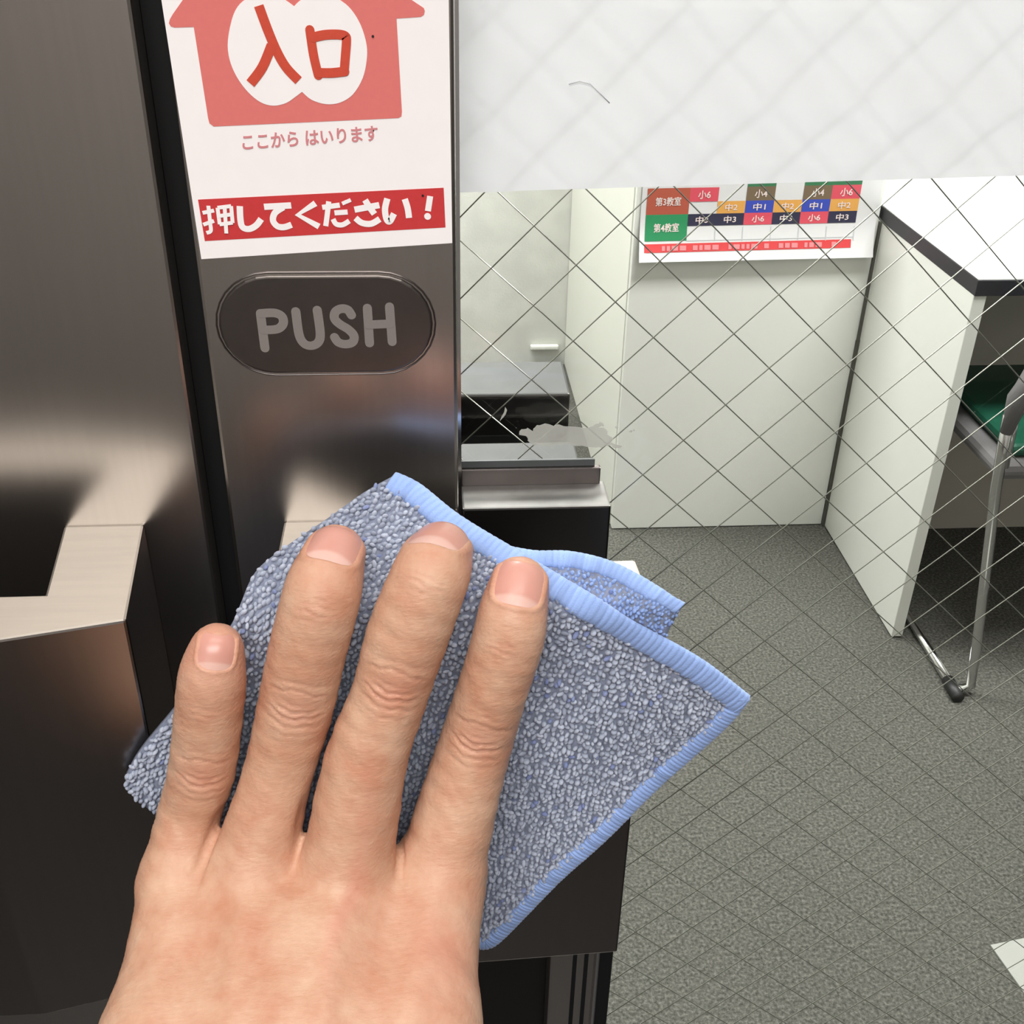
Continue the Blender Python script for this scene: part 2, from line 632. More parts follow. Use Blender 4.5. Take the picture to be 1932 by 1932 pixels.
# push plate with engraved lettering
def stadium(x0, x1, z0, z1, n=14):
    r = (z1 - z0) / 2
    zc = (z0 + z1) / 2
    pts = []
    rx = r * 1.02
    for k in range(n + 1):
        t = math.pi / 2 + math.pi * k / n
        pts.append((x0 + rx + rx * math.cos(t), zc + r * math.sin(t)))
    for k in range(n + 1):
        t = -math.pi / 2 + math.pi * k / n
        pts.append((x1 - rx + rx * math.cos(t), zc + r * math.sin(t)))
    return pts


bm = prism_bm(stadium(-49.5, 0.7, -109.0, -84.6), -0.75, 0.2, axis='y')
ed = [e for e in bm.edges if all(abs(v.co.y + 0.75 * K) < 1e-6 for v in e.verts)]
bmesh.ops.bevel(bm, geom=ed, offset=0.0006, segments=3, affect='EDGES', profile=0.5)
plate = from_bm('push_plate', bm, M['plate'], door_r)
bm = bmesh.new()
rim = stadium(-50.1, 1.3, -109.6, -84.0)
tube_bm(bm, [L3(p[0], -0.12, p[1]) for p in rim + rim[:1]], 0.00022, 6, False)
from_bm('plate_rim', bm, M['steel_dark'], plate, True)
PW = 2.15
PY = -0.80
stroke('letter', [[(-39.5, -93.6), (-39.3, -102.3)], [(-39.4, -93.6), (-36.3, -93.5), (-34.6, -94.4), (-34.5, -96.2), (-36.0, -97.5), (-39.2, -97.7)]], PW, PY, M['etch'], plate)
stroke('letter', [[(-31.3, -93.2), (-31.0, -98.9), (-30.0, -101.2), (-28.3, -101.8), (-26.6, -100.9), (-26.0, -98.6), (-26.3, -92.9)]], PW, PY, M['etch'], plate)
stroke('letter', [[(-18.4, -94.2), (-19.2, -92.9), (-20.7, -92.6), (-22.1, -93.4), (-22.4, -95.0), (-21.3, -96.4), (-19.3, -97.8), (-18.1, -99.4), (-18.5, -101.0), (-20.2, -101.5), (-21.9, -101.0), (-22.7, -99.7)]], PW, PY, M['etch'], plate)
stroke('letter', [[(-14.6, -92.5), (-14.5, -101.3)], [(-9.4, -92.2), (-9.1, -101.0)], [(-14.5, -96.6), (-9.3, -96.4)]], PW, PY, M['etch'], plate)


def ring_handle(name, outer, z0, z1, parent, side, top):
    """handle standing off the door: plan outline extruded; the brushed top and bottom are part of the same sheet"""
    bm = prism_bm(outer, z0, z1, 0.0007, 2)
    bm.normal_update()
    me_obj = from_bm(name, bm, side, parent)
    me_obj.data.materials.append(top)
    for p in me_obj.data.polygons:
        if abs(p.normal.z) > 0.9:
            p.material_index = 1
    return me_obj


# plan outline of the right handle: bracket on the stile, bar running over the glass, short return at the far end
ring_handle('push_handle', [(-39.2, 0.2), (-39.2, -41.5), (5, -43.0), (51.0, -41.5), (50.0, -21.8), (-19.0, -22.5), (-19.0, 0.2)], -276, -151.2, door_r, M['steel_handle'], M['steel_top'])
box('handle_bracket', 30, 49.5, -22.3, 5.2, -262, -196, M['steel'], door_r, 0.0006)
# lock case beside the stile and its lower housing
lc = box('lock_case', 7.6, 48.0, 5.0, 19.3, -430, -151.4, M['steel_shaded'], door_r, 0.0006)
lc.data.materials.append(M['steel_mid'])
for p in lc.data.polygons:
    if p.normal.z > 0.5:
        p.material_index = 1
box('top_flange', 7.8, 46.6, 17.4, 19.4, -151.6, -146.4, M['steel_dark'], door_r, 0.0003)
box('glazing_gasket', 7.8, 45.0, 18.6, 19.45, -146.3, -144.3, M['gasket'], door_r)
hs = empty('lock_housing', (0, 0, 0))
adopt(hs, door_r)


def hs_box(name, x0, x1, y0, y1, z0, z1, m, bev=0.0005):
    return box(name, x0, x1, y0, y1, z0, z1, m, hs, bev)


hs_box('housing_body', 36.8, 53.5, -3, 5.2, -430, -288, M['steel'], 0.0012)
hs_box('groove', 44.9, 46.3, -3.25, -2.8, -430, -289, M['rubber'], 0)
hs_box('groove', 48.9, 50.3, -3.25, -2.8, -430, -289, M['rubber'], 0)
hs_box('bright_edge', 53.0, 54.4, -3.4, 4.0, -430, -287.5, M['chrome'], 0.0005)
hs_box('seal', 54.4, 59.5, -1.0, 19.3, -430, -287.5, M['rubber'], 0.0006)
# the same fittings on the classroom side, seen through the glass
ring_handle('inner_handle', [(7.8, 77), (45.2, 77), (45.6, 104), (-20, 104), (-20, 40), (7.8, 40)], -276, -151.2, door_r, M['steel_shaded'], M['steel_far'])
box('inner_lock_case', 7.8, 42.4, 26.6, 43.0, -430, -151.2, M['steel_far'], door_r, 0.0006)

# ------------------------------------------------------------------ left door leaf
door_l = empty('door_2', (-0.4, 0.02, 0.0), kind='structure', label='left stainless steel door leaf with bowed push handle')
box('stile', -190, -59, 0, 40, -1262, 826, M['steel'], door_l, 0.0009)
box('hinge_stile', -790, -710, 0, 40, -1262, 826, M['steel'], door_l, 0.0009)
box('bottom_rail', -710, -190, 0, 40, -1262, -1090, M['steel'], door_l, 0.0009)
box('top_rail', -710, -190, 0, 40, 690, 826, M['steel'], door_l, 0.0009)
box('glass_pane', -710, -190, 19.5, 26.5, -1090, 690, M['glass'], door_l)
box('weather_strip', -58.9, -53.1, 7, 34, -1262, 826, M['rubber'], door_l)
ring_handle('push_handle', [(-75.0, 0.2), (-70.2, -41.7), (-110, -51.0), (-165, -51.0), (-205, -41.7), (-201, 0.2), (-181, 0.2), (-186, -31), (-91.3, -30.7), (-95.3, 0.2)], -278, -151.2, door_l, M['steel_handle'], M['steel_top'])

# ------------------------------------------------------------------ entrance sign on the right stile
sign = empty('entrance_sign', L3(-23, -0.3, -40), 'white laminated entrance sign with pink house and red banner taped above the push plate', 'sign')
flat_poly('sheet', [(-54.6, 30), (5.0, 30), (5.5, -77.2), (-51.6, -80.7), (-52.9, -26.9)], -0.30, M['poster'], sign, 0.25)
house = [(-25, -3.0), (-48.67, -26.86), (-51.0, -29.5), (-51.71, -30.46), (-52.0, -31.2), (-51.7, -31.8), (-50.96, -32.01), (-47.08, -31.86), (-46.36, -49.82), (-46.2, -50.9), (-45.39, -51.55),
         (-5.9, -49.65), (-5.2, -49.3), (-5.06, -48.33), (-5.57, -29.86), (-0.56, -29.5), (0.1, -29.1), (0.3, -28.4), (0.1, -27.8), (-2.28, -26.36)]
flat_poly('house_print', house, -0.36, M['pink'], sign)
hole = [(-26.37, -27.75), (-27.74, -26.78), (-29.74, -25.77), (-33.58, -25.81), (-36.57, -26.88), (-38.76, -29.43), (-40.43, -34.29), (-40.52, -37.99), (-39.41, -41.43), (-37.41, -44.44), (-34.95, -46.52), (-32.33, -47.21), (-29.6, -46.65), (-27.48, -45.35), (-26.06, -44.37)]
hole2 = [(-26.06, -44.37), (-24.17, -45.97), (-21.19, -46.84), (-18.13, -46.49), (-15.33, -44.8), (-13.14, -41.58), (-12.13, -38.09), (-11.98, -34.97), (-12.95, -31.3), (-14.75, -28.29), (-16.91, -26.52), (-19.43, -25.51), (-22.64, -25.4), (-24.99, -26.61), (-26.37, -27.75)]
hp = [tuple(p) for p in smooth_line(hole, 4)] + [tuple(p) for p in smooth_line(hole2, 4)][1:-1]
flat_poly('rounded_window_print', hp, -0.42, M['poster'], sign)
stroke('character_print', [[(-33.5, -27.7), (-31.98, -32.69), (-30.5, -36.67), (-28.9, -39.6), (-26.6, -42.1)], [(-31.6, -35.2), (-33.9, -39.5), (-36.7, -42.75)]], 2.0, -0.48, M['orange_ink'], sign, False)
stroke('character_print', [[(-23.5, -32.2), (-23.1, -37.0), (-22.4, -41.0)], [(-22.9, -33.6), (-20.5, -33.1), (-17.8, -33.0), (-16.3, -33.3), (-16.1, -34.2), (-16.5, -37.2), (-16.9, -40.0)], [(-22.2, -40.5), (-19.5, -40.5), (-16.8, -40.2)]], 1.9, -0.48, M['orange_ink'], sign)


def sgn(x, z):
    return L3(x, -0.40, z)


text_quad('small_print', 'ここから はいります', [(-39.5, -53.2), (-39.8, -56.5), (-10.3, -54.4), (-10.5, -51.2)], sgn, M['pink_ink'], sign, 0.022)
flat_poly('red_banner_print', [(-50.65, -67.17), (-50.3, -76.49), (4.0, -73.54), (3.7, -64.58)], -0.36, M['red_ink'], sign)
BANNER = {
    'shi': [[(-41.67, -68.6), (-41.84, -71.64), (-41.54, -73.32), (-40.16, -73.75), (-38.49, -72.94), (-37.24, -71.49)]],
    'te': [[(-36.35, -68.77), (-30.34, -68.46)], [(-32.11, -68.84), (-34.05, -70.11), (-34.65, -71.82), (-33.81, -73.11), (-32.34, -73.35), (-30.61, -72.8)]],
    'ku': [[(-24.94, -67.99), (-29.03, -70.57), (-24.51, -73.24)]],
    'da': [[(-23.51, -68.91), (-19.58, -68.41)], [(-21.97, -67.58), (-22.47, -70.39), (-23.01, -73.14)], [(-20.86, -70.14), (-17.92, -69.95)], [(-21.27, -71.52), (-20.64, -72.66), (-19.21, -72.83), (-17.65, -71.95)], [(-18.67, -67.45), (-18.33, -68.22)], [(-17.76, -67.07), (-17.42, -67.84)]],
    'sa': [[(-16.36, -69.44), (-10.77, -68.42)], [(-13.9, -67.27), (-12.93, -68.96), (-11.94, -70.41)], [(-16.24, -71.31), (-14.86, -72.41), (-12.78, -72.61), (-10.81, -71.55)]],
    'i': [[(-8.92, -66.95), (-9.53, -69.29), (-9.3, -71.55), (-8.58, -72.1), (-7.55, -70.35)], [(-5.04, -67.05), (-4.46, -69.13), (-4.21, -71.33)]],
    'ex': [[(0.66, -66.42), (0.08, -69.79)]],
    'dot': [[(-0.04, -70.95), (0.02, -71.02)]],
    'oshi': [[(-49.99, -70.09), (-47.42, -69.58)], [(-48.54, -68.5), (-48.59, -72.27), (-48.69, -74.14), (-49.69, -74.6)], [(-50.16, -72.75), (-47.69, -71.88)], [(-46.57, -68.95), (-43.55, -68.57)], [(-46.57, -68.95), (-46.52, -72.66)], [(-43.55, -68.57), (-43.62, -72.35)], [(-46.78, -70.8), (-43.6, -70.42)], [(-46.56, -72.66), (-43.61, -72.28)], [(-44.98, -68.76), (-45.27, -74.71)]],
}
for key, lines in BANNER.items():
    stroke('banner_character', lines, {'oshi': 0.85, 'ex': 1.35, 'dot': 1.5, 'da': 1.15}.get(key, 1.4), -0.42, M['poster'], sign, key == 'dot', key != 'ku')
for sx, sz in ((-10.6, -33.3), (-1.0, -66.3)):
    flat_poly('ink_speck', [(sx + 0.28 * math.cos(t), sz + 0.28 * math.sin(t)) for t in np.linspace(0, 6.28, 9)[:-1]], -0.5, M['black_ink'], sign)

# ------------------------------------------------------------------ white film over the upper glass, glue residue
nx, nz = 60, 60
vs, fs = [], []
for i in range(nx + 1):
    for j in range(nz + 1):
        x = 7.7 + (592 - 7.7) * (i / nx) ** 1.6
        zb = -70.7 + (x - 7.6) * 0.0293
        z = zb + (640 - zb) * (j / nz) ** 2.6
        y = 18.8
        y -= 1.5 * math.exp(-((z + 50 - 0.006 * (x - 90)) / 4.0) ** 2) * min(1, max(0, (x - 25) / 60))
        y -= 0.8 * math.exp(-((x - 16.5) / 3.0) ** 2)
        vs.append(L3(x, y, z))
for i in range(nx):
    for j in range(nz):
        a = i * (nz + 1) + j
        fs.append((a, a + nz + 1, a + nz + 2, a + 1))
film = tag(mesh('privacy_film', vs, fs, M['film'], None, True), 'white translucent film stuck over the upper part of the wired glass', 'film')
adopt_me = tube('crease_mark', [L3(33.2, 18.3, -45.7), L3(35.6, 18.2, -45.0), L3(38.2, 18.2, -45.6), L3(40.5, 18.3, -47.6), L3(43, 18.4, -49.8)], 0.00012, M['rule'], film, 5)
resid = [(23.72, -136.72), (24.44, -135.05), (25.93, -134.66), (27.47, -135.73), (28.54, -133.87), (31.92, -133.72), (36.09, -134.42), (41.03, -134.92), (42.55, -134.95), (44.75, -133.73), (46.64, -133.56), (46.89, -134.61), (45.59, -135.0), (47.51, -135.45), (48.79, -137.59), (49.99, -138.46), (49.3, -139.51), (53.23, -140.86), (50.95, -141.25), (48.6, -140.56), (45.94, -140.94), (43.63, -140.89), (41.31, -140.42), (38.24, -139.94), (35.19, -140.1), (31.39, -140.24), (27.58, -139.95), (26.03, -138.44), (26.01, -137.6)]
rr = empty('glue_residue', L3(38, 19.4, -137), 'ragged grey patch of glue residue on the glass above the lock case', 'residue')
rj = random.Random(8)
ragged = []
for i, p in enumerate(resid):
    q = resid[(i + 1) % len(resid)]
    ragged.append(p)
    for t in (0.3, 0.65):
        ragged.append((p[0] + (q[0] - p[0]) * t + rj.uniform(-0.3, 0.3), p[1] + (q[1] - p[1]) * t + rj.uniform(-0.4, 0.4)))
for sx, sz, sr in ((54.6, -136.2, 0.35), (55.4, -135.9, 0.3), (50.5, -134.9, 0.3), (24.6, -139.6, 0.3)):
    flat_poly('fleck', [(sx + sr * rj.uniform(0.8, 2.2) * math.cos(t), sz + sr * math.sin(t)) for t in np.linspace(0, 6.28, 8)[:-1]], 19.38, M['residue'], rr, 0.1)
flat_poly('patch', ragged, 19.38, M['residue'], rr, 0.1)
flat_poly('streak', [(19.76, -128.3), (20.3, -129.2), (19.9, -130.6), (19.1, -131.6), (18.3, -132.6), (18.9, -131.0), (19.5, -129.9)], 19.38, M['residue'], rr, 0.1)

# ------------------------------------------------------------------ classroom furniture seen through the glass
cnt = empty('reception_counter', (0.62, 2.3, 0.0), 'white laminate reception counter standing on the carpet left of the desk', 'counter')
box('front_panel', 0.388, 0.8575, 1.787, 1.807, 0.002, 1.02, M['panel'], cnt, 0.0015, W3)
box('side_panel', 0.386, 0.406, 1.8075, 2.697, 0.002, 1.02, M['cream'], cnt, 0.0015, W3)
box('inner_panel', 0.8375, 0.8575, 1.8075, 2.697, 0.002, 1.02, M['panel'], cnt, 0.0015, W3)
box('counter_top', 0.37, 0.875, 1.77, 2.697, 1.0205, 1.05, M['panel'], cnt, 0.002, W3)

desk = empty('student_desk', (1.45, 1.7, 0.0), 'white topped desk with black edging standing right of the counter', 'desk')
box('desktop', 0.8635, 2.0585, 1.3725, 2.0985, 0.7055, 0.7085, M['desk_white'], desk, 0.0008, W3)
box('edge_band', 0.862, 2.06, 1.371, 2.10, 0.680, 0.7054, M['black_edge'], desk, 0.0008, W3)
sp = box('side_panel', 0.8625, 0.8835, 1.3745, 1.778, 0.004, 0.6798, M['panel'], desk, 0.0008, W3)
box('panel_edge', 0.8628, 0.8832, 1.3735, 1.3744, 0.005, 0.679, M['panel_edge'], sp, 0.0, W3)
box('side_panel', 2.03, 2.051, 1.3745, 2.08, 0.004, 0.6798, M['panel'], desk, 0.0008, W3)
box('modesty_panel', 0.884, 2.0295, 1.757, 1.776, 0.002, 0.6798, M['taupe'], desk, 0.0008, W3)
box('corner_seam', 0.8578, 0.8624, 1.7790, 1.7868, 0.0, 0.6798, M['seam'], desk, 0.0, W3)

chair = empty('student_chair', (1.13, 1.45, 0.0), 'green vinyl chair with chrome sled legs tucked under the desk', 'chair')
box('seat_shell', 0.925, 1.34, 1.275, 1.66, 0.395, 0.425, M['grey_plastic'], chair, 0.012, W3)
box('seat_cushion', 0.952, 1.315, 1.30, 1.64, 0.426, 0.448, M['green'], chair, 0.009, W3)
box('backrest', 0.965, 1.30, 1.215, 1.245, 0.60, 0.84, M['green'], chair, 0.013, W3)
for s in (0, 1):
    mx_ = (lambda x: x) if s == 0 else (lambda x: 2 * 1.133 - x)
    tube('runner', [(mx_(0.914), 1.56, 0.40), (mx_(0.914), 1.555, 0.20), (mx_(0.915), 1.55, 0.03), (mx_(0.915), 1.53, 0.013), (mx_(0.915), 1.43, 0.012), (mx_(0.912), 1.215, 0.012)], 0.008, M['chrome'], chair)
    tube('leg', [(mx_(0.913), 1.205, 0.012), (mx_(0.942), 1.209, 0.018), (mx_(0.936), 1.214, 0.10), (mx_(0.912), 1.25, 0.40), (mx_(0.906), 1.25, 0.46), (mx_(0.900), 1.25, 0.53)], 0.009, M['chrome'], chair)
    tube('support_rod', [(mx_(0.925), 1.262, 0.43), (mx_(0.918), 1.262, 0.55)], 0.006, M['chrome'], chair)
    tube('back_bracket', [(mx_(0.902), 1.247, 0.50), (mx_(0.905), 1.245, 0.56), (mx_(0.925), 1.24, 0.62), (mx_(0.975), 1.232, 0.68)], [0.010, 0.017, 0.020, 0.014], M['grey_plastic'], chair)
    tube('foot_cap', [(mx_(0.913), 1.235, 0.011), (mx_(0.911), 1.185, 0.011)], 0.011, M['black_plastic'], chair)

sheet = tag(box('floor_sheet', 0.72, 1.02, 0.42, 0.70, 0.0005, 0.003, M['paper_grey'], None, 0.0, W3), 'pale grey sheet lying on the carpet at the lower right', 'paper')
sheet.data.transform(Matrix.Translation((0.745, 0.69, 0)) @ Matrix.Rotation(math.radians(9), 4, 'Z') @ Matrix.Translation((-0.72, -0.70, 0)))
tag(box('cable_cover', 0.285, 0.366, 2.682, 2.6995, 0.05, 0.064, M['panel'], None, 0.004, W3), 'short white cable cover fixed low on the far wall beside the counter', 'cable cover')

# ------------------------------------------------------------------ timetable poster on the counter front
PYM = 1.7845


def curl(x, z):
    """paper hangs flat and curls away from the counter near its bottom edge"""
    d = max(0.0, 0.70 - z)
    return (x, PYM - 0.45 * d * d * 6.0 - 0.0005, z)


tt = empty('timetable_poster', (0.62, 1.785, 0.7), 'white timetable poster with coloured cells hanging on the counter front', 'poster')


def sheet_grid(name, quad, lift, m, parent, n=6):
    tl, bl, br, tr = [np.array(q, float) for q in quad]
    vs, fs = [], []
    for i in range(n + 1):
        for j in range(n + 1):
            s, t = i / n, j / n
            p = (1 - s) * ((1 - t) * bl + t * tl) + s * ((1 - t) * br + t * tr)
            q = curl(*p)
            vs.append((q[0], q[1] - lift, q[2]))
    for i in range(n):
        for j in range(n):
            a = i * (n + 1) + j
            fs.append((a, a + n + 1, a + n + 2, a + 1))
    return mesh(name, vs, fs, m, parent, True)


sheet_grid('sheet', [(0.397, 0.99), (0.397, 0.609), (0.851, 0.616), (0.851, 0.99)], 0.0, M['paper'], tt, 24)
colx = [0.407, 0.487, 0.541, 0.594, 0.648, 0.702, 0.756, 0.811]
rowz0 = [0.780, 0.7425, 0.7165, 0.6935, 0.6715, 0.6455]
slope = 0.018


def cell(c0, c1, r0, r1):
    x0, x1 = colx[c0], colx[c1]
    f = lambda x, r: rowz0[r] + slope * (x - 0.407)
    return [(x0, f(x0, r0)), (x0, f(x0, r1)), (x1, f(x1, r1)), (x1, f(x1, r0))]


def shrink(q, ax, az):
    (x0, zt0), (_, zb0), (x1, zb1), (_, zt1) = q
    w = x1 - x0
    h0, h1 = zt0 - zb0, zt1 - zb1
    return [(x0 + w * ax, zt0 - h0 * az), (x0 + w * ax, zb0 + h0 * az), (x1 - w * ax, zb1 + h1 * az), (x1 - w * ax, zt1 - h1 * az)]


def cplace(lift):
    return lambda x, z: (curl(x, z)[0], curl(x, z)[1] - lift, z)


cells = [(0, 1, 1, 3, 'brown_cell', '第3教室'), (0, 1, 3, 5, 'green_cell', '第4教室'),
         (1, 2, 1, 2, 'rose_cell', '小6'), (3, 4, 0, 1, 'forest_cell', None), (3, 4, 1, 2, 'olive_cell', '小4'), (5, 6, 0, 1, 'forest_cell', None), (6, 7, 0, 1, 'forest_cell', None), (5, 6, 1, 2, 'olive_cell', '小4'), (6, 7, 1, 2, 'rose_cell', '小6'),
         (2, 3, 2, 3, 'amber_cell', '中2'), (3, 4, 2, 3, 'blue_cell', '中1'), (4, 5, 2, 3, 'amber_cell', '中2'), (5, 6, 2, 3, 'blue_cell', '中1'), (6, 7, 2, 3, 'amber_cell', '中2'),
         (1, 2, 3, 4, 'navy_cell', '中3'), (2, 3, 3, 4, 'navy_cell', '中3'), (3, 4, 3, 4, 'rose_cell', '小6'), (4, 5, 3, 4, 'navy_cell', '中3'), (5, 6, 3, 4, 'rose_cell', '小6'), (6, 7, 3, 4, 'navy_cell', '中3')]
for c0, c1, r0, r1, mm_, tx in cells:
    q = cell(c0, c1, r0, r1)
    co = sheet_grid('cell', q, 0.0008, M[mm_], tt, 3)
    if tx:
        text_quad('cell_print', tx, shrink(q, 0.2 if len(tx) > 2 else 0.28, 0.33 if len(tx) > 2 else 0.2), cplace(0.0016), M['cell_text'], co, 0.015)
for c in range(2, 8):
    x = colx[c] if c < 7 else 0.81
    sheet_grid('ruling', [(x - 0.0008, 0.672), (x - 0.0008, 0.646), (x + 0.0008, 0.646), (x + 0.0008, 0.672)], 0.0008, M['rule'], tt, 2)
fz = lambda x: slope * (x - 0.407)
sheet_grid('ruling', [(0.487, 0.646 + fz(0.487)), (0.487, 0.6445 + fz(0.487)), (0.811, 0.6445 + fz(0.811)), (0.811, 0.646 + fz(0.811))], 0.0008, M['rule'], tt, 4)
bn = sheet_grid('red_band', [(0.4065, 0.6405), (0.4065, 0.6255), (0.806, 0.6255 + fz(0.806) * 1.1), (0.806, 0.6405 + fz(0.806) * 1.1)], 0.0008, M['red_ink'], tt, 8)
rb = random.Random(3)
x = 0.44
while x < 0.77:
    w = rb.choice((0.006, 0.009, 0.012))
    if rb.random() < 0.78:
        z = 0.6285 + fz(x) * 1.1
        sheet_grid('band_print', [(x, z + 0.0085), (x, z), (x + w, z), (x + w, z + 0.0085)], 0.0016, M['band_light'], bn, 1)
    x += w + 0.0035


# ------------------------------------------------------------------ microfibre cloth
CY0, CZE, CRAD, CPHI = -46.0, -152.0, 6.0, math.radians(60)


def csurf(x, a):
    """sheet coordinates (x, arc height) to a point and its outward normal; the sheet folds back over the handle top"""
    x = np.asarray(x, float)
    a = np.asarray(a, float)
    s = a - CZE
    t = np.clip(s / CRAD, 0, CPHI)
    e = np.maximum(0, s - CRAD * CPHI)
    y = CY0 + CRAD * (1 - np.cos(t)) + e * math.sin(CPHI)
    z = np.where(s <= 0, a, CZE + CRAD * np.sin(t) + e * math.cos(CPHI))
    n = np.stack([np.zeros_like(t), -np.cos(t), np.sin(t)], -1)
    return np.stack([x, y, z], -1), n


def resample(pts, n):
    P = np.array(smooth_line(pts, 8))
    d = np.r_[0, np.cumsum(np.linalg.norm(np.diff(P, axis=0), axis=1))]
    u = np.linspace(0, d[-1], n)
    return np.stack([np.interp(u, d, P[:, 0]), np.interp(u, d, P[:, 1])], -1)


E_TR = [(-9.2, -112.5), (-3.5, -115.7), (5.2, -123.8), (17.4, -133.1), (31.6, -143.6), (46.3, -153.6), (62.5, -164.3), (75.3, -175.8)]
E_RB = [(75.3, -175.8), (71.2, -183.8), (61.9, -197.5), (49.5, -213.6), (35.1, -232.6), (24.1, -249.8), (14.8, -262.4), (10.3, -263.9)]
E_TL = [(-9.2, -112.5), (-16.2, -117.2), (-24.9, -124.3), (-34.4, -131.1), (-41.4, -137.7), (-45.5, -149.3), (-53.6, -163.0), (-63.2, -176.1), (-72.3, -188.2), (-76.5, -195.5)]
E_LB = [(-76.5, -195.5), (-75.6, -201.2), (-70.3, -208.8), (-56.9, -228.9), (-33.8, -251.2), (-5.3, -263.2), (10.3, -263.9)]


def coons(n, top, bot, left, right):
    T_, B_, L_, R_ = resample(top, n), resample(bot, n), resample(left, n), resample(right, n)
    s = np.linspace(0, 1, n)[:, None, None]
    t = np.linspace(0, 1, n)[None, :, None]
    return (1 - t) * T_[:, None] + t * B_[:, None] + (1 - s) * L_[None] + s * R_[None] - ((1 - s) * (1 - t) * T_[0] + s * (1 - t) * T_[-1] + (1 - s) * t * B_[0] + s * t * B_[-1])


rng = np.random.default_rng(7)


def relief(x, a):
    return 0.9 * np.sin(x * 0.11 + a * 0.07) + 0.6 * np.sin(x * 0.05 - a * 0.13 + 1.0) - 1.0


def cloth_pt(x, a, lift):
    p, n = csurf(x, a)
    return p + n * (np.asarray(lift) + 0.6 * relief(np.asarray(x), np.asarray(a)))[..., None], n


def grid_mesh(name, P, m, parent, thick=0.0):
    nu, nv = P.shape[:2]
    vs = P.reshape(-1, 3)
    fs = [(i * nv + j, (i + 1) * nv + j, (i + 1) * nv + j + 1, i * nv + j + 1) for i in range(nu - 1) for j in range(nv - 1)]
    o = mesh(name, vs * K + np.array([0, 0, H]), fs, m, parent, True)
    if thick:
        md = o.modifiers.new('thickness', 'SOLIDIFY')
        md.thickness = thick
        md.offset = 0.0
    return o


cloth = empty('cleaning_cloth', L3(0, -46, -190), 'folded grey blue microfibre cloth with light blue hem pressed on the push handle', 'cloth')
N_ = 60
G = coons(N_, E_TR, E_LB, E_TL, E_RB)
P, _n = cloth_pt(G[..., 0], G[..., 1], 0.0)
grid_mesh('sheet', P, M['backing'], cloth, 0.0022)


def set_tint(me, cols):
    at = me.attributes.new('tint', 'FLOAT_COLOR', 'POINT')
    at.data.foreach_set('color', np.c_[cols, np.ones(len(cols))].astype(np.float32).ravel())


def ico(sub):
    bm = bmesh.new()
    bmesh.ops.create_icosphere(bm, subdivisions=sub, radius=1.0)
    v = np.array([tuple(x.co) for x in bm.verts])
    f = np.array([[x.index for x in y.verts] for y in bm.faces])
    bm.free()
    return v, f


ICO_V, ICO_F = ico(2)
GREY = np.array(lin((176, 184, 200))[:3])
DARK = np.array(lin((140, 148, 166))[:3])
BLUE = np.array(lin((92, 108, 164))[:3])
LBLUE = np.array(lin((138, 164, 214))[:3])


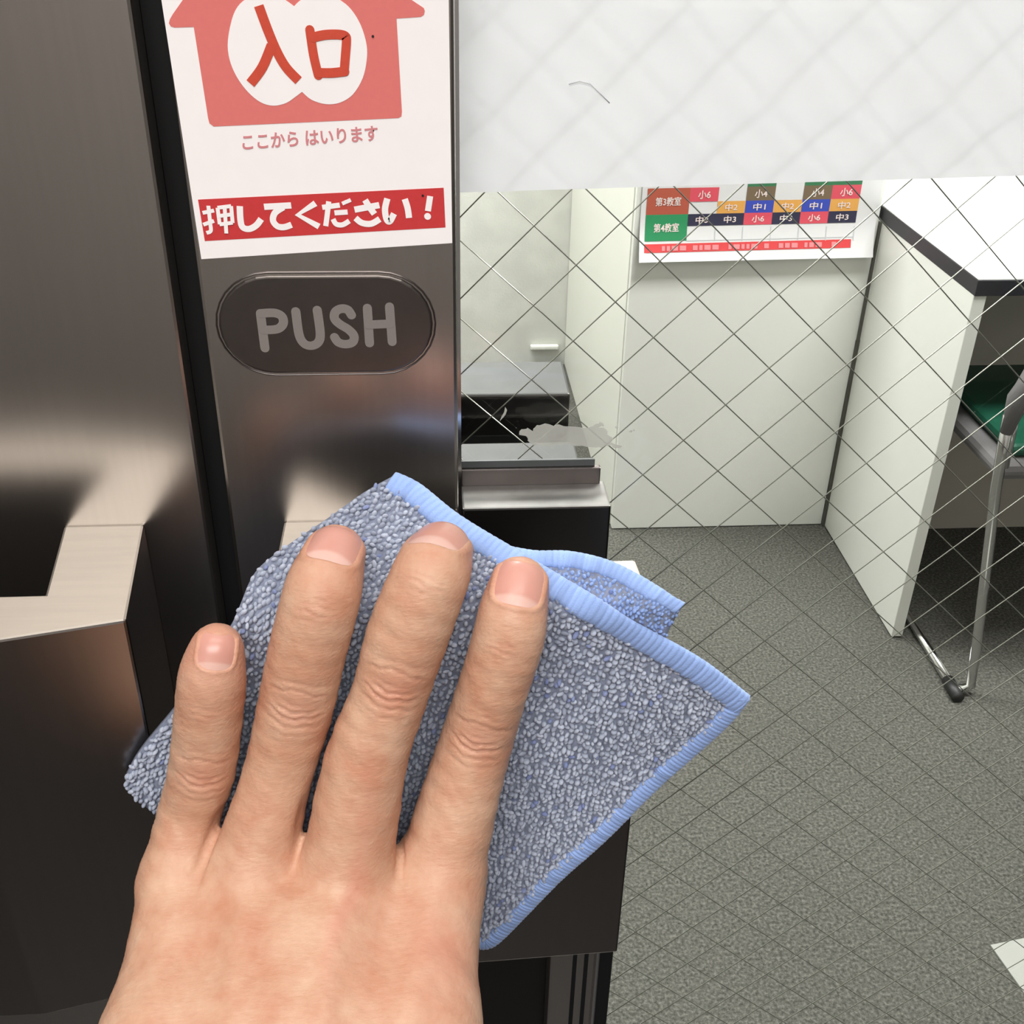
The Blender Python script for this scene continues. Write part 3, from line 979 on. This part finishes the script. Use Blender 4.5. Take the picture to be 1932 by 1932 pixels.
def terry(name, G, lift, step, inset, palette, parent, seed):
    """terry pile: thousands of small loops standing on the sheet, joined as one mesh"""
    r = np.random.default_rng(seed)
    nu, nv = G.shape[:2]
    lu = np.linalg.norm(np.diff(G[:, nv // 2], axis=0), axis=1).sum()
    lv = np.linalg.norm(np.diff(G[nu // 2], axis=0), axis=1).sum()
    cu, cv = int(lu / step), int(lv / (step * 1.05))
    uu, vv = np.meshgrid((np.arange(cu) + 0.5) / cu, (np.arange(cv) + 0.5) / cv, indexing='ij')
    uu = uu + (np.arange(cv) % 2)[None, :] * 0.5 / cu + r.normal(0, 0.16 / cu, uu.shape)
    vv = vv + r.normal(0, 0.16 / cv, vv.shape)
    u, v = uu.ravel(), vv.ravel()
    keep = (u > 0.002) & (u < 1 - inset[1]) & (v > 0.001 + inset[0]) & (v < 0.999)
    u, v = u[keep], v[keep]
    fu, fv = u * (nu - 1), v * (nv - 1)
    i, j = np.clip(fu.astype(int), 0, nu - 2), np.clip(fv.astype(int), 0, nv - 2)
    a, b = (fu - i)[:, None], (fv - j)[:, None]
    q = (1 - a) * (1 - b) * G[i, j] + a * (1 - b) * G[i + 1, j] + (1 - a) * b * G[i, j + 1] + a * b * G[i + 1, j + 1]
    dv = G[i, j + 1] - G[i, j]
    dv = dv / np.linalg.norm(dv, axis=1)[:, None]
    p, n = cloth_pt(q[:, 0], q[:, 1], lift + r.normal(0, 0.22, len(q)))
    p2, _ = cloth_pt(q[:, 0] + dv[:, 0] * 0.2, q[:, 1] + dv[:, 1] * 0.2, lift)
    t1 = p2 - cloth_pt(q[:, 0], q[:, 1], lift)[0]
    t1 = t1 / np.linalg.norm(t1, axis=1)[:, None]
    t2 = np.cross(n, t1)
    ang = r.normal(0, 0.5, len(q))
    e1 = t1 * np.cos(ang)[:, None] + t2 * np.sin(ang)[:, None]
    e2 = np.cross(n, e1)
    tilt = r.normal(0, 0.45, len(q))[:, None]
    nn = n + e1 * tilt
    nn /= np.linalg.norm(nn, axis=1)[:, None]
    sz = r.uniform(0.82, 1.2, (len(q), 1))
    s1, s2, s3 = step * 0.52 * sz, step * 0.36 * sz, step * 0.62 * sz
    V = (p + n * s3 * 0.35)[:, None] + ICO_V[None, :, 0:1] * (e1 * s1)[:, None] + ICO_V[None, :, 1:2] * (e2 * s2)[:, None] + ICO_V[None, :, 2:3] * (nn * s3)[:, None]
    F = (ICO_F[None] + (np.arange(len(q)) * len(ICO_V))[:, None, None]).reshape(-1, 3)
    me = bpy.data.meshes.new(name)
    V = V.reshape(-1, 3) * K + np.array([0, 0, H])
    me.vertices.add(len(V))
    me.vertices.foreach_set('co', V.astype(np.float32).ravel())
    me.loops.add(len(F) * 3)
    me.loops.foreach_set('vertex_index', F.astype(np.int32).ravel())
    me.polygons.add(len(F))
    me.polygons.foreach_set('loop_start', np.arange(0, len(F) * 3, 3, dtype=np.int32))
    me.polygons.foreach_set('use_smooth', np.ones(len(F), bool))
    me.update(calc_edges=True)
    me.validate()
    ca, cb, cc = palette
    k = r.random(len(q))[:, None]
    col = ca * k + cb * (1 - k)
    streak = (np.sin(u * 131 + 2.0 * np.sin(v * 9)) > 0.975) & (np.sin(v * 37 + u * 11) > 0.35)
    spk = r.random(len(q)) < 0.008
    sel = streak | spk
    col[sel] = 0.35 * col[sel] + 0.65 * cc
    set_tint(me, np.repeat(col, len(ICO_V), axis=0))
    me.materials.append(M['terry'])
    o = bpy.data.objects.new(name, me)
    COL.objects.link(o)
    adopt(o, parent)
    o['kind'] = 'stuff'
    return o


terry('terry_pile', G, 1.0, 1.42, (0.035, 0.03), (GREY, DARK, BLUE), cloth, 11)
GB = G  # the back of the sheet is pressed against the metal


def hem(name, path, width, lift, parent, side=1.0, rib=1.45, seed=0, thick=1.7):
    """overlocked border: a ribbed band of thread wrapped round the edge of the sheet"""
    r = np.random.default_rng(seed)
    Pth = np.array(smooth_line(path, 10))
    d = np.r_[0, np.cumsum(np.linalg.norm(np.diff(Pth, axis=0), axis=1))]
    nrib = int(d[-1] / rib)
    n = nrib * 7 + 1
    u = np.linspace(0, d[-1], n)
    C = np.stack([np.interp(u, d, Pth[:, 0]), np.interp(u, d, Pth[:, 1])], -1)
    tg = np.gradient(C, axis=0)
    for _ in range(10):
        tg[1:-1] = (tg[:-2] + tg[1:-1] + tg[2:]) / 3
    tg /= np.linalg.norm(tg, axis=1)[:, None]
    inw = np.stack([tg[:, 1], -tg[:, 0]], -1) * side
    ribh = np.repeat(r.normal(0, 1, nrib + 2), 7)[:n]
    m = 14
    rings, cols = [], []
    for k in range(m):
        th = 2 * math.pi * k / m
        cx = 0.5 - 0.5 * math.cos(th)
        cx = cx ** 0.8
        hh = math.sin(th)
        hh = math.copysign(abs(hh) ** 0.6, hh)
        ph = (u / rib + 0.25 * cx + 0.06 * ribh) % 1.0
        prof = np.sin(np.pi * ph) ** 0.22
        w = width * (1 + 0.03 * ribh)
        off = cx * (w + 0.9) - 0.9 - 0.25 * (prof - 0.6) * (1 - cx)
        hgt = hh * (thick * (0.62 + 0.38 * prof) + 0.07 * ribh)
        q = C + inw * off[:, None]
        p, _ = cloth_pt(q[:, 0], q[:, 1], lift + hgt)
        rings.append(p)
        base = LBLUE * (1.0 + 0.06 * ribh[:, None])
        cols.append(np.clip(base * (0.78 + 0.22 * prof[:, None]), 0, 1))
    R_ = np.stack(rings, 1)
    CC = np.stack(cols, 1).reshape(-1, 3)
    vs = R_.reshape(-1, 3)
    fs = [(i * m + k, (i + 1) * m + k, (i + 1) * m + (k + 1) % m, i * m + (k + 1) % m) for i in range(n - 1) for k in range(m)]
    fs.append(tuple(range(m)))
    fs.append(tuple(range((n - 1) * m, n * m))[::-1])
    o = mesh(name, vs * K + np.array([0, 0, H]), fs, M['hem'], parent, True)
    set_tint(o.data, CC)
    return o


hem('hem', E_TR, 5.4, 0.9, cloth, 1.0, 1.6, 1)
hem('hem', E_RB, 4.4, 0.7, cloth, 1.0, 1.15, 2)
# the second layer that shows behind the top right edge
E_F1 = [(16.0, -131.5), (23.6, -133.5), (32.3, -134.3), (42.1, -137.6), (51.4, -143.6), (57.5, -148.7)]
E_F2 = [(57.5, -148.7), (56.6, -151.5), (55.2, -155.0), (54.2, -159.0), (54.0, -163.0)]
E_F3 = [(16.0, -131.5), (17.0, -136.0), (18.0, -141.0)]
E_F4 = [(18.0, -141.0), (30.0, -149.0), (42.0, -156.5), (54.0, -163.0)]
G2 = coons(24, E_F1, E_F4, E_F3, E_F2)
P2, _n = cloth_pt(G2[..., 0], G2[..., 1], -2.2)
grid_mesh('under_layer', P2, M['backing'], cloth, 0.0016)
terry('under_pile', G2, -1.8, 1.15, (0.12, 0.0), (LBLUE, LBLUE * 0.8, BLUE), cloth, 21)
hem('hem', E_F1, 3.6, -1.6, cloth, 1.0, 1.5, 5, 1.2)
hem('hem', [(75.0, -178.5), (71.8, -185.5), (66.0, -194.5)], 3.0, -2.6, cloth, 1.0, 1.2, 6, 1.2)

# ------------------------------------------------------------------ the hand: one continuous surface grown from a distance field
CAMP = np.array([0.0, -250.0, 0.0])
FING = dict(
    pinky=[(-47.5, -56.0, -149.3, 5.7), (-48.7, -57.2, -154.0, 6.9), (-49.9, -58.0, -160.6, 7.4), (-54.1, -59.2, -181.6, 7.5), (-58.1, -60.6, -193.6, 7.4), (-61.2, -69.0, -206.5, 8.6)],
    ring=[(-21.9, -43.5, -133.6, 6.6), (-23.6, -50.0, -136.0, 7.9), (-25.0, -53.8, -139.8, 8.3), (-28.5, -56.0, -151.8, 8.4), (-32.2, -57.5, -166.6, 8.4), (-37.2, -61.0, -183.2, 8.0), (-44.6, -70.0, -206.5, 10.4)],
    middle=[(1.4, -43.0, -134.0, 7.0), (-0.1, -48.5, -134.1, 8.0), (-1.7, -52.8, -135.6, 8.4), (-6.5, -56.3, -147.5, 8.9), (-10.9, -59.2, -161.6, 8.4), (-16.6, -63.4, -176.9, 9.3), (-22.8, -71.0, -206.5, 11.0)],
    index=[(18.6, -48.0, -140.2, 6.6), (17.0, -52.5, -144.1, 7.5), (15.8, -55.0, -149.8, 7.9), (12.8, -56.5, -160.9, 7.9), (8.9, -57.0, -176.9, 8.4), (4.7, -61.0, -191.3, 9.2), (-1.0, -69.0, -210.5, 10.4)],
)
PALM = [((-60.4, -69, -207.5, 8.6), (-60.0, -102, -220, 11.3)), ((-44.4, -70, -207.5, 10.8), (-43.5, -102, -219.5, 12.0)), ((-22.6, -71, -208.0, 11.2), (-25.0, -102, -219.5, 12.3)),
        ((-1.0, -69, -211.0, 10.6), (-7.0, -101, -222, 12.5)),
        ((-60.0, -102, -220, 11.5), (-52.0, -142, -236, 14.0)), ((-43.0, -102, -219.5, 12.0), (-44.0, -142, -235, 14.5)), ((-25.0, -102, -219.5, 12.3), (-33.0, -142, -235, 15.0)), ((-7.0, -101, -222, 12.5), (-26.0, -142, -237, 14.5)),
        ((-33.0, -85, -215, 13.0), (-36.0, -125, -229, 14.0)),
        ((-50.0, -142, -236, 14.5), (-62.0, -235, -268, 23.0)), ((-29.0, -142, -236, 15.0), (-42.0, -235, -268, 24.0))]
THUMB = [(-20, -122, -240, 14.5), (-9, -92, -243, 12.5), (-10, -70, -236, 9.8), (-14, -59, -222, 8.2)]


CHAIN = {k: [tuple(q) for q in smooth_line(v, 3)] for k, v in FING.items()}


def cone_d(p, a, b):
    A, B = np.array(a[:3], np.float32), np.array(b[:3], np.float32)
    ba = B - A
    t = np.clip(((p - A) @ ba) / float(ba @ ba), 0, 1)
    q = p - A - t[:, None] * ba
    return np.sqrt((q * q).sum(1)) - (a[3] + t * (b[3] - a[3]))


def smin(a, b, k):
    h = np.clip(0.5 + 0.5 * (b - a) / k, 0, 1)
    return b + (a - b) * h - k * h * (1 - h)


def sdf(p):
    p = p.astype(np.float32)
    palm = None
    for a, b in PALM:
        d = cone_d(p, a, b)
        palm = d if palm is None else smin(palm, d, 9.0)
    th = None
    for a, b in zip(THUMB[:-1], THUMB[1:]):
        d = cone_d(p, a, b)
        th = d if th is None else smin(th, d, 3.0)
    palm = smin(palm, th, 8.0)
    out = palm
    for f in CHAIN.values():
        fd = None
        for a, b in zip(f[:-1], f[1:]):
            d = cone_d(p, a, b)
            fd = d if fd is None else smin(fd, d, 0.5)
        out = smin(out, smin(fd, palm, 5.0), 1.0)
    return out


def surface_nets(lo, hi, h, coarse=5):
    n = ((np.array(hi) - np.array(lo)) / (h * coarse)).astype(int) + 1
    ax = [lo[k] + h * coarse * (np.arange(n[k]) + 0.5) for k in range(3)]
    g = np.stack(np.meshgrid(*ax, indexing='ij'), -1).reshape(-1, 3)
    dc = sdf(g).reshape(n)
    near = np.abs(dc) < h * coarse * 1.15 + 1.0
    N = n * coarse
    D = np.repeat(np.repeat(np.repeat(np.where(dc > 0, 9.0, -9.0).astype(np.float32), coarse, 0), coarse, 1), coarse, 2)
    bi = np.argwhere(near)
    off = np.stack(np.meshgrid(*[np.arange(coarse)] * 3, indexing='ij'), -1).reshape(-1, 3)
    for c in range(0, len(bi), 4000):
        idx = (bi[c:c + 4000, None] * coarse + off[None]).reshape(-1, 3)
        pts = np.array(lo) + h * (idx + 0.5)
        D[idx[:, 0], idx[:, 1], idx[:, 2]] = sdf(pts)
    S = D < 0
    cnt = np.zeros(N - 1, np.int8)
    for i in (0, 1):
        for j in (0, 1):
            for k in (0, 1):
                cnt += S[i:N[0] - 1 + i, j:N[1] - 1 + j, k:N[2] - 1 + k]
    cells = np.argwhere((cnt > 0) & (cnt < 8))
    vid = -np.ones(N - 1, np.int32)
    vid[cells[:, 0], cells[:, 1], cells[:, 2]] = np.arange(len(cells))
    acc = np.zeros((len(cells), 3))
    num = np.zeros(len(cells))
    cor = [(i, j, k) for i in (0, 1) for j in (0, 1) for k in (0, 1)]
    for a in cor:
        for ax_ in range(3):
            if a[ax_] == 1:
                continue
            b = list(a)
            b[ax_] = 1
            da = D[cells[:, 0] + a[0], cells[:, 1] + a[1], cells[:, 2] + a[2]]
            db = D[cells[:, 0] + b[0], cells[:, 1] + b[1], cells[:, 2] + b[2]]
            m = (da < 0) != (db < 0)
            t = np.where(m, da / np.where(m, da - db, 1), 0)
            pos = np.array(a, float)[None] + t[:, None] * (np.array(b, float) - np.array(a, float))[None]
            acc[m] += pos[m]
            num[m] += 1
    V = np.array(lo) + h * (cells + acc / num[:, None] + 0.5)
    quads = []
    for ax_ in range(3):
        sl0 = [slice(None)] * 3
        sl1 = [slice(None)] * 3
        sl0[ax_], sl1[ax_] = slice(0, -1), slice(1, None)
        ch = S[tuple(sl0)] != S[tuple(sl1)]
        e = np.argwhere(ch)
        o1, o2 = [(1, 2), (2, 0), (0, 1)][ax_]
        ok = (e[:, o1] > 0) & (e[:, o2] > 0) & (e[:, o1] < N[o1] - 1) & (e[:, o2] < N[o2] - 1)
        e = e[ok]
        c00 = e.copy()
        c10 = e.copy(); c10[:, o1] -= 1
        c11 = e.copy(); c11[:, o1] -= 1; c11[:, o2] -= 1
        c01 = e.copy(); c01[:, o2] -= 1
        q = np.stack([vid[c[:, 0], c[:, 1], c[:, 2]] for c in (c00, c10, c11, c01)], 1)
        flip = ~S[e[:, 0], e[:, 1], e[:, 2]]
        q[flip] = q[flip][:, ::-1]
        quads.append(q)
    return V, np.concatenate(quads)


def grad(p, e=0.15):
    g = np.stack([sdf(p + np.eye(3)[k] * e) - sdf(p - np.eye(3)[k] * e) for k in range(3)], 1)
    return g / (np.linalg.norm(g, axis=1)[:, None] + 1e-9)


HV, HQ = surface_nets((-90, -250, -308), (45, -25, -122), 0.55)
HN = grad(HV)
HV = HV - HN * sdf(HV)[:, None]


def frame(fn):
    """axis, dorsal normal and side vector of the end segment of a finger"""
    f = FING[fn]
    tip, dip = np.array(f[0][:3]), np.array(f[2][:3])
    ax_ = (tip - dip) / np.linalg.norm(tip - dip)
    up = CAMP - tip
    n = up - ax_ * (up @ ax_)
    n /= np.linalg.norm(n)
    s = np.cross(ax_, n)
    rot = math.radians(NAIL[fn][2])
    n, s = n * math.cos(rot) + s * math.sin(rot), s * math.cos(rot) - n * math.sin(rot)
    return tip, ax_, n, s


# nail: start and end along the axis measured from the tip centre, roll, half width
NAIL = dict(pinky=(-1.4, 5.0, 0, 3.7), ring=(-5.8, 5.0, -8, 5.5), middle=(-7.8, 5.6, -18, 6.1), index=(-4.6, 5.2, 0, 5.2))
flush = np.zeros(len(HV))
disp = np.zeros(len(HV))


def knuckle(c, axis, half, nrm, lines, depth, amp=1.0):
    """skin folds across a finger joint; lines: (offset along the finger, curvature, half length, strength)"""
    global disp, flush
    r = HV - c
    near = np.where((r * r).sum(1) < 16 ** 2)[0]
    rn = r[near]
    s = rn @ axis
    side = np.cross(axis, nrm)
    t = rn @ side / half
    up = (HN[near] @ nrm)
    dor = np.clip((up - 0.15) / 0.35, 0, 1)
    for o, cv, hl, st in lines:
        wob = 0.25 * np.sin(t * 7 + o * 3) + 0.15 * np.sin(t * 15 + o)
        x = s - o - cv * t * t - wob
        wdt = 0.36 if st > 0.6 else 0.3
        win = np.clip((hl - np.abs(t)) / 0.25, 0, 1)
        disp[near] -= depth * st * np.exp(-(x / wdt) ** 2) * win * dor * amp
        disp[near] += depth * 0.3 * st * np.exp(-((x - 0.8) / 0.5) ** 2) * win * dor * amp
        flush[near] = np.maximum(flush[near], 0.35 * st * np.exp(-(x / 0.4) ** 2) * win * dor)  # fold lines darker red: part skin pigment, part crease shade in the colour


KSHIFT = dict(pinky=4.4, ring=6.0, middle=5.8, index=4.6)
for fn, f in FING.items():
    P_ = [np.array(q[:3]) for q in f]
    R_ = [q[3] for q in f]
    pip_i = 4 if len(f) == 7 else 3
    for ji, big in ((pip_i, 1), (2, 0)):
        a = P_[ji - 1] - P_[ji + 1]
        a /= np.linalg.norm(a)
        c = P_[ji] + a * (KSHIFT[fn] if big else 0.8)
        v = CAMP - c
        n = v - a * (v @ a)
        n /= np.linalg.norm(n)
        if big:
            knuckle(c, a, R_[ji], n, [(7.0, -1.0, 0.7, .3), (4.9, -2.6, 0.85, .7), (1.4, -0.8, 0.4, .35), (-0.4, 1.0, 0.6, .9), (-2.3, 2.3, 0.8, 1.0), (-4.4, 1.5, 0.8, .6), (-6.6, 0.8, 0.7, .35)], 0.5 if fn != 'pinky' else 0.42)
            dd = ((HV - c - n * R_[ji]) ** 2).sum(1)
            flush = np.maximum(flush, 0.32 * np.exp(-dd / 5.0 ** 2))
        else:
            knuckle(c, a, R_[ji], n, [(0.8, -0.5, 0.6, .5), (-0.8, 0.3, 0.65, .7), (-2.2, 0.3, 0.5, .4)], 0.26)
    tip, ax_, n, s = frame(fn)
    dd = ((HV - tip) ** 2).sum(1)
    flush = np.maximum(flush, 0.55 * np.exp(-dd / 9.0 ** 2))
    # nail bed
    s0, s1, _, hw = NAIL[fn]
    near = np.where(dd < 15 ** 2)[0]
    r = HV[near] - tip
    u, w, z = r @ ax_, r @ s, HN[near] @ n
    mid, hl = (s0 + s1) / 2, (s1 - s0) / 2
    e = np.maximum(np.abs(w) / hw, np.where(u < mid, (np.abs(u - mid) / hl) ** 1.0, np.abs(u - mid) / hl))
    e = (np.abs(w / hw) ** 4 + np.abs((u - mid) / hl) ** 4) ** 0.25
    inside = np.clip((1.02 - e) / 0.12, 0, 1) * np.clip((z - 0.05) / 0.2, 0, 1)
    fold = np.exp(-((e - 1.12) / 0.09) ** 2) * np.clip((z - 0.0) / 0.2, 0, 1) * (u < s1 - 1.0)
    disp[near] += -0.75 * inside + 0.28 * fold

# tendons, dimples and slow relief over the back of the hand
back = HV[:, 1] < -66
for fn, w in (('ring', 0.5), ('middle', 0.6), ('index', 0.5), ('pinky', 0.4)):
    k = list(FING).index(fn)
    a, b = PALM[k]
    A, B = np.array(a[:3]), np.array(b[:3])
    t = ((HV - A) @ (B - A)) / ((B - A) @ (B - A))
    q = HV - A - t[:, None] * (B - A)
    lat = q[:, 0]
    disp += w * np.exp(-(lat / 3.0) ** 2) * np.clip((t - 0.05) / 0.3, 0, 1) * np.clip((2.2 - t) / 0.8, 0, 1) * (HN[:, 2] > 0.1)
def finger_d(fn, p):
    d = None
    for a, b in zip(CHAIN[fn][:-1], CHAIN[fn][1:]):
        e = cone_d(p, a, b)
        d = e if d is None else np.minimum(d, e)
    return d


# creases running from the webs between the fingers into the back of the hand
for fa, fb, web, rad in (('pinky', 'ring', (-52.5, -68.5, -194.5), 9.0), ('ring', 'middle', (-31.5, -69.0, -188.5), 6.5), ('middle', 'index', (-8.5, -69.0, -197.5), 7.0)):
    near = np.where(((HV - np.array(web)) ** 2).sum(1) < (3 * rad) ** 2)[0]
    q = HV[near]
    gap = finger_d(fa, q.astype(np.float32)) - finger_d(fb, q.astype(np.float32))
    fade = np.exp(-((q - np.array(web)) ** 2).sum(1) / rad ** 2)
    disp[near] += fade * (-0.9 * np.exp(-((gap + 1.2) / 1.5) ** 2) - 0.9 * np.exp(-((gap - 0.5) / 0.8) ** 2))
X, Y, Z = HV.T
slow = 0.10 * np.sin(X * 0.33 + Y * 0.21) * np.sin(Y * 0.37 - X * 0.12 + 1.3) + 0.07 * np.sin(X * 0.9 + Z * 0.7) * np.sin(Y * 0.8 + 0.5 * X)
disp += slow * (HV[:, 1] < -60)
fine = 0.045 * np.sin(Z * 5.5 + Y * 3.0 + 1.2 * np.sin(X * 1.1)) * np.sin(X * 0.6 + 0.3 * np.sin(Z * 2.1)) + 0.03 * np.sin(X * 4.1 + Y * 2.7) * np.sin(Z * 4.3 - X * 1.9)
disp += fine
vein = np.exp(-((X + 20 - 0.25 * (Y + 85) + 2.0 * np.sin(Y * 0.12)) / 2.2) ** 2) * np.exp(-((Y + 86) / 12.0) ** 2)
flush = np.maximum(flush, 0.45 * vein)
flush = np.maximum(flush, 0.3 * np.exp(-(((X - 0) / 9) ** 2 + ((Y + 92) / 14) ** 2)))
HV2 = HV + HN * disp[:, None]

person = empty('person', L3(-45, -240, -300), 'bare left hand of a person wiping the push handle with a cloth', 'person')
me = bpy.data.meshes.new('hand')
vv = HV2 * K + np.array([0, 0, H])
me.vertices.add(len(vv))
me.vertices.foreach_set('co', vv.astype(np.float32).ravel())
me.loops.add(len(HQ) * 4)
me.loops.foreach_set('vertex_index', HQ.astype(np.int32).ravel())
me.polygons.add(len(HQ))
me.polygons.foreach_set('loop_start', np.arange(0, len(HQ) * 4, 4, dtype=np.int32))
me.polygons.foreach_set('use_smooth', np.ones(len(HQ), bool))
me.update(calc_edges=True)
me.validate()
at = me.attributes.new('flush', 'FLOAT', 'POINT')
at.data.foreach_set('value', np.clip(flush, 0, 1).astype(np.float32))
me.materials.append(M['skin'])
hand = bpy.data.objects.new('hand', me)
COL.objects.link(hand)
adopt(hand, person)

# the loops under the fingertips are pressed flat
tp = bpy.data.objects['terry_pile'].data
tv = np.empty(len(tp.vertices) * 3, np.float32)
tp.vertices.foreach_get('co', tv)
tv = (tv.reshape(-1, 3).astype(float) - np.array([0, 0, H])) / K
for _ in range(3):
    td = sdf(tv)
    hit = np.where(td < 0.45)[0]
    tv[hit] += grad(tv[hit]) * (0.5 - td[hit])[:, None]
tp.vertices.foreach_set('co', (tv * K + np.array([0, 0, H])).astype(np.float32).ravel())
tp.update()

# fingernails
for fn in FING:
    tip, ax_, n, s = frame(fn)
    s0, s1, _, hw = NAIL[fn]
    nu, nw = 26, 22
    mid, hl = (s0 + s1) / 2, (s1 - s0) / 2
    pts, lun = [], []
    for i in range(nu + 1):
        for j in range(nw + 1):
            a, b = -1 + 2 * i / nu, -1 + 2 * j / nw
            # square to superellipse
            k_ = (abs(a) ** 4 + abs(b) ** 4) ** 0.25
            m_ = max(abs(a), abs(b))
            f_ = m_ / k_ if k_ > 0 else 1
            pts.append(tip + ax_ * (mid + hl * a * f_) + s * (hw * b * f_) + n * 9.0)
            lun.append(min(1.0, max(0.0, (-0.44 - 0.25 * (b * f_) ** 2 - a * f_) / 0.16)))
    pts = np.array(pts)
    for _ in range(60):
        d = sdf(pts)
        pts = pts - n * (d * 0.7)[:, None]
    g = grad(pts)
    e = np.linalg.norm(np.stack([(pts - tip) @ s / hw, ((pts - tip) @ ax_ - mid) / hl], 1), axis=1)
    pts = pts + g * (-0.12)
    fs = [(i * (nw + 1) + j, (i + 1) * (nw + 1) + j, (i + 1) * (nw + 1) + j + 1, i * (nw + 1) + j + 1) for i in range(nu) for j in range(nw)]
    o = mesh('fingernail', pts * K + np.array([0, 0, H]), fs, M['nail'], None, True)
    adopt(o, hand)
    at = o.data.attributes.new('lunula', 'FLOAT', 'POINT')
    at.data.foreach_set('value', np.array(lun, np.float32))

# sleeve
bm = bmesh.new()
ctr = [(-48, -206, -257, 37), (-48.5, -208, -258, 40), (-50, -216, -261, 41), (-53, -240, -272, 42), (-58, -290, -292, 46), (-66, -350, -322, 50), (-78, -420, -350, 54), (-84, -440, -356, 50), (-86, -446, -358, 20)]
tube_bm(bm, [L3(*c[:3]) for c in ctr], [c[3] * K for c in ctr], 28)
from_bm('sleeve', bm, M['sleeve'], person, True)
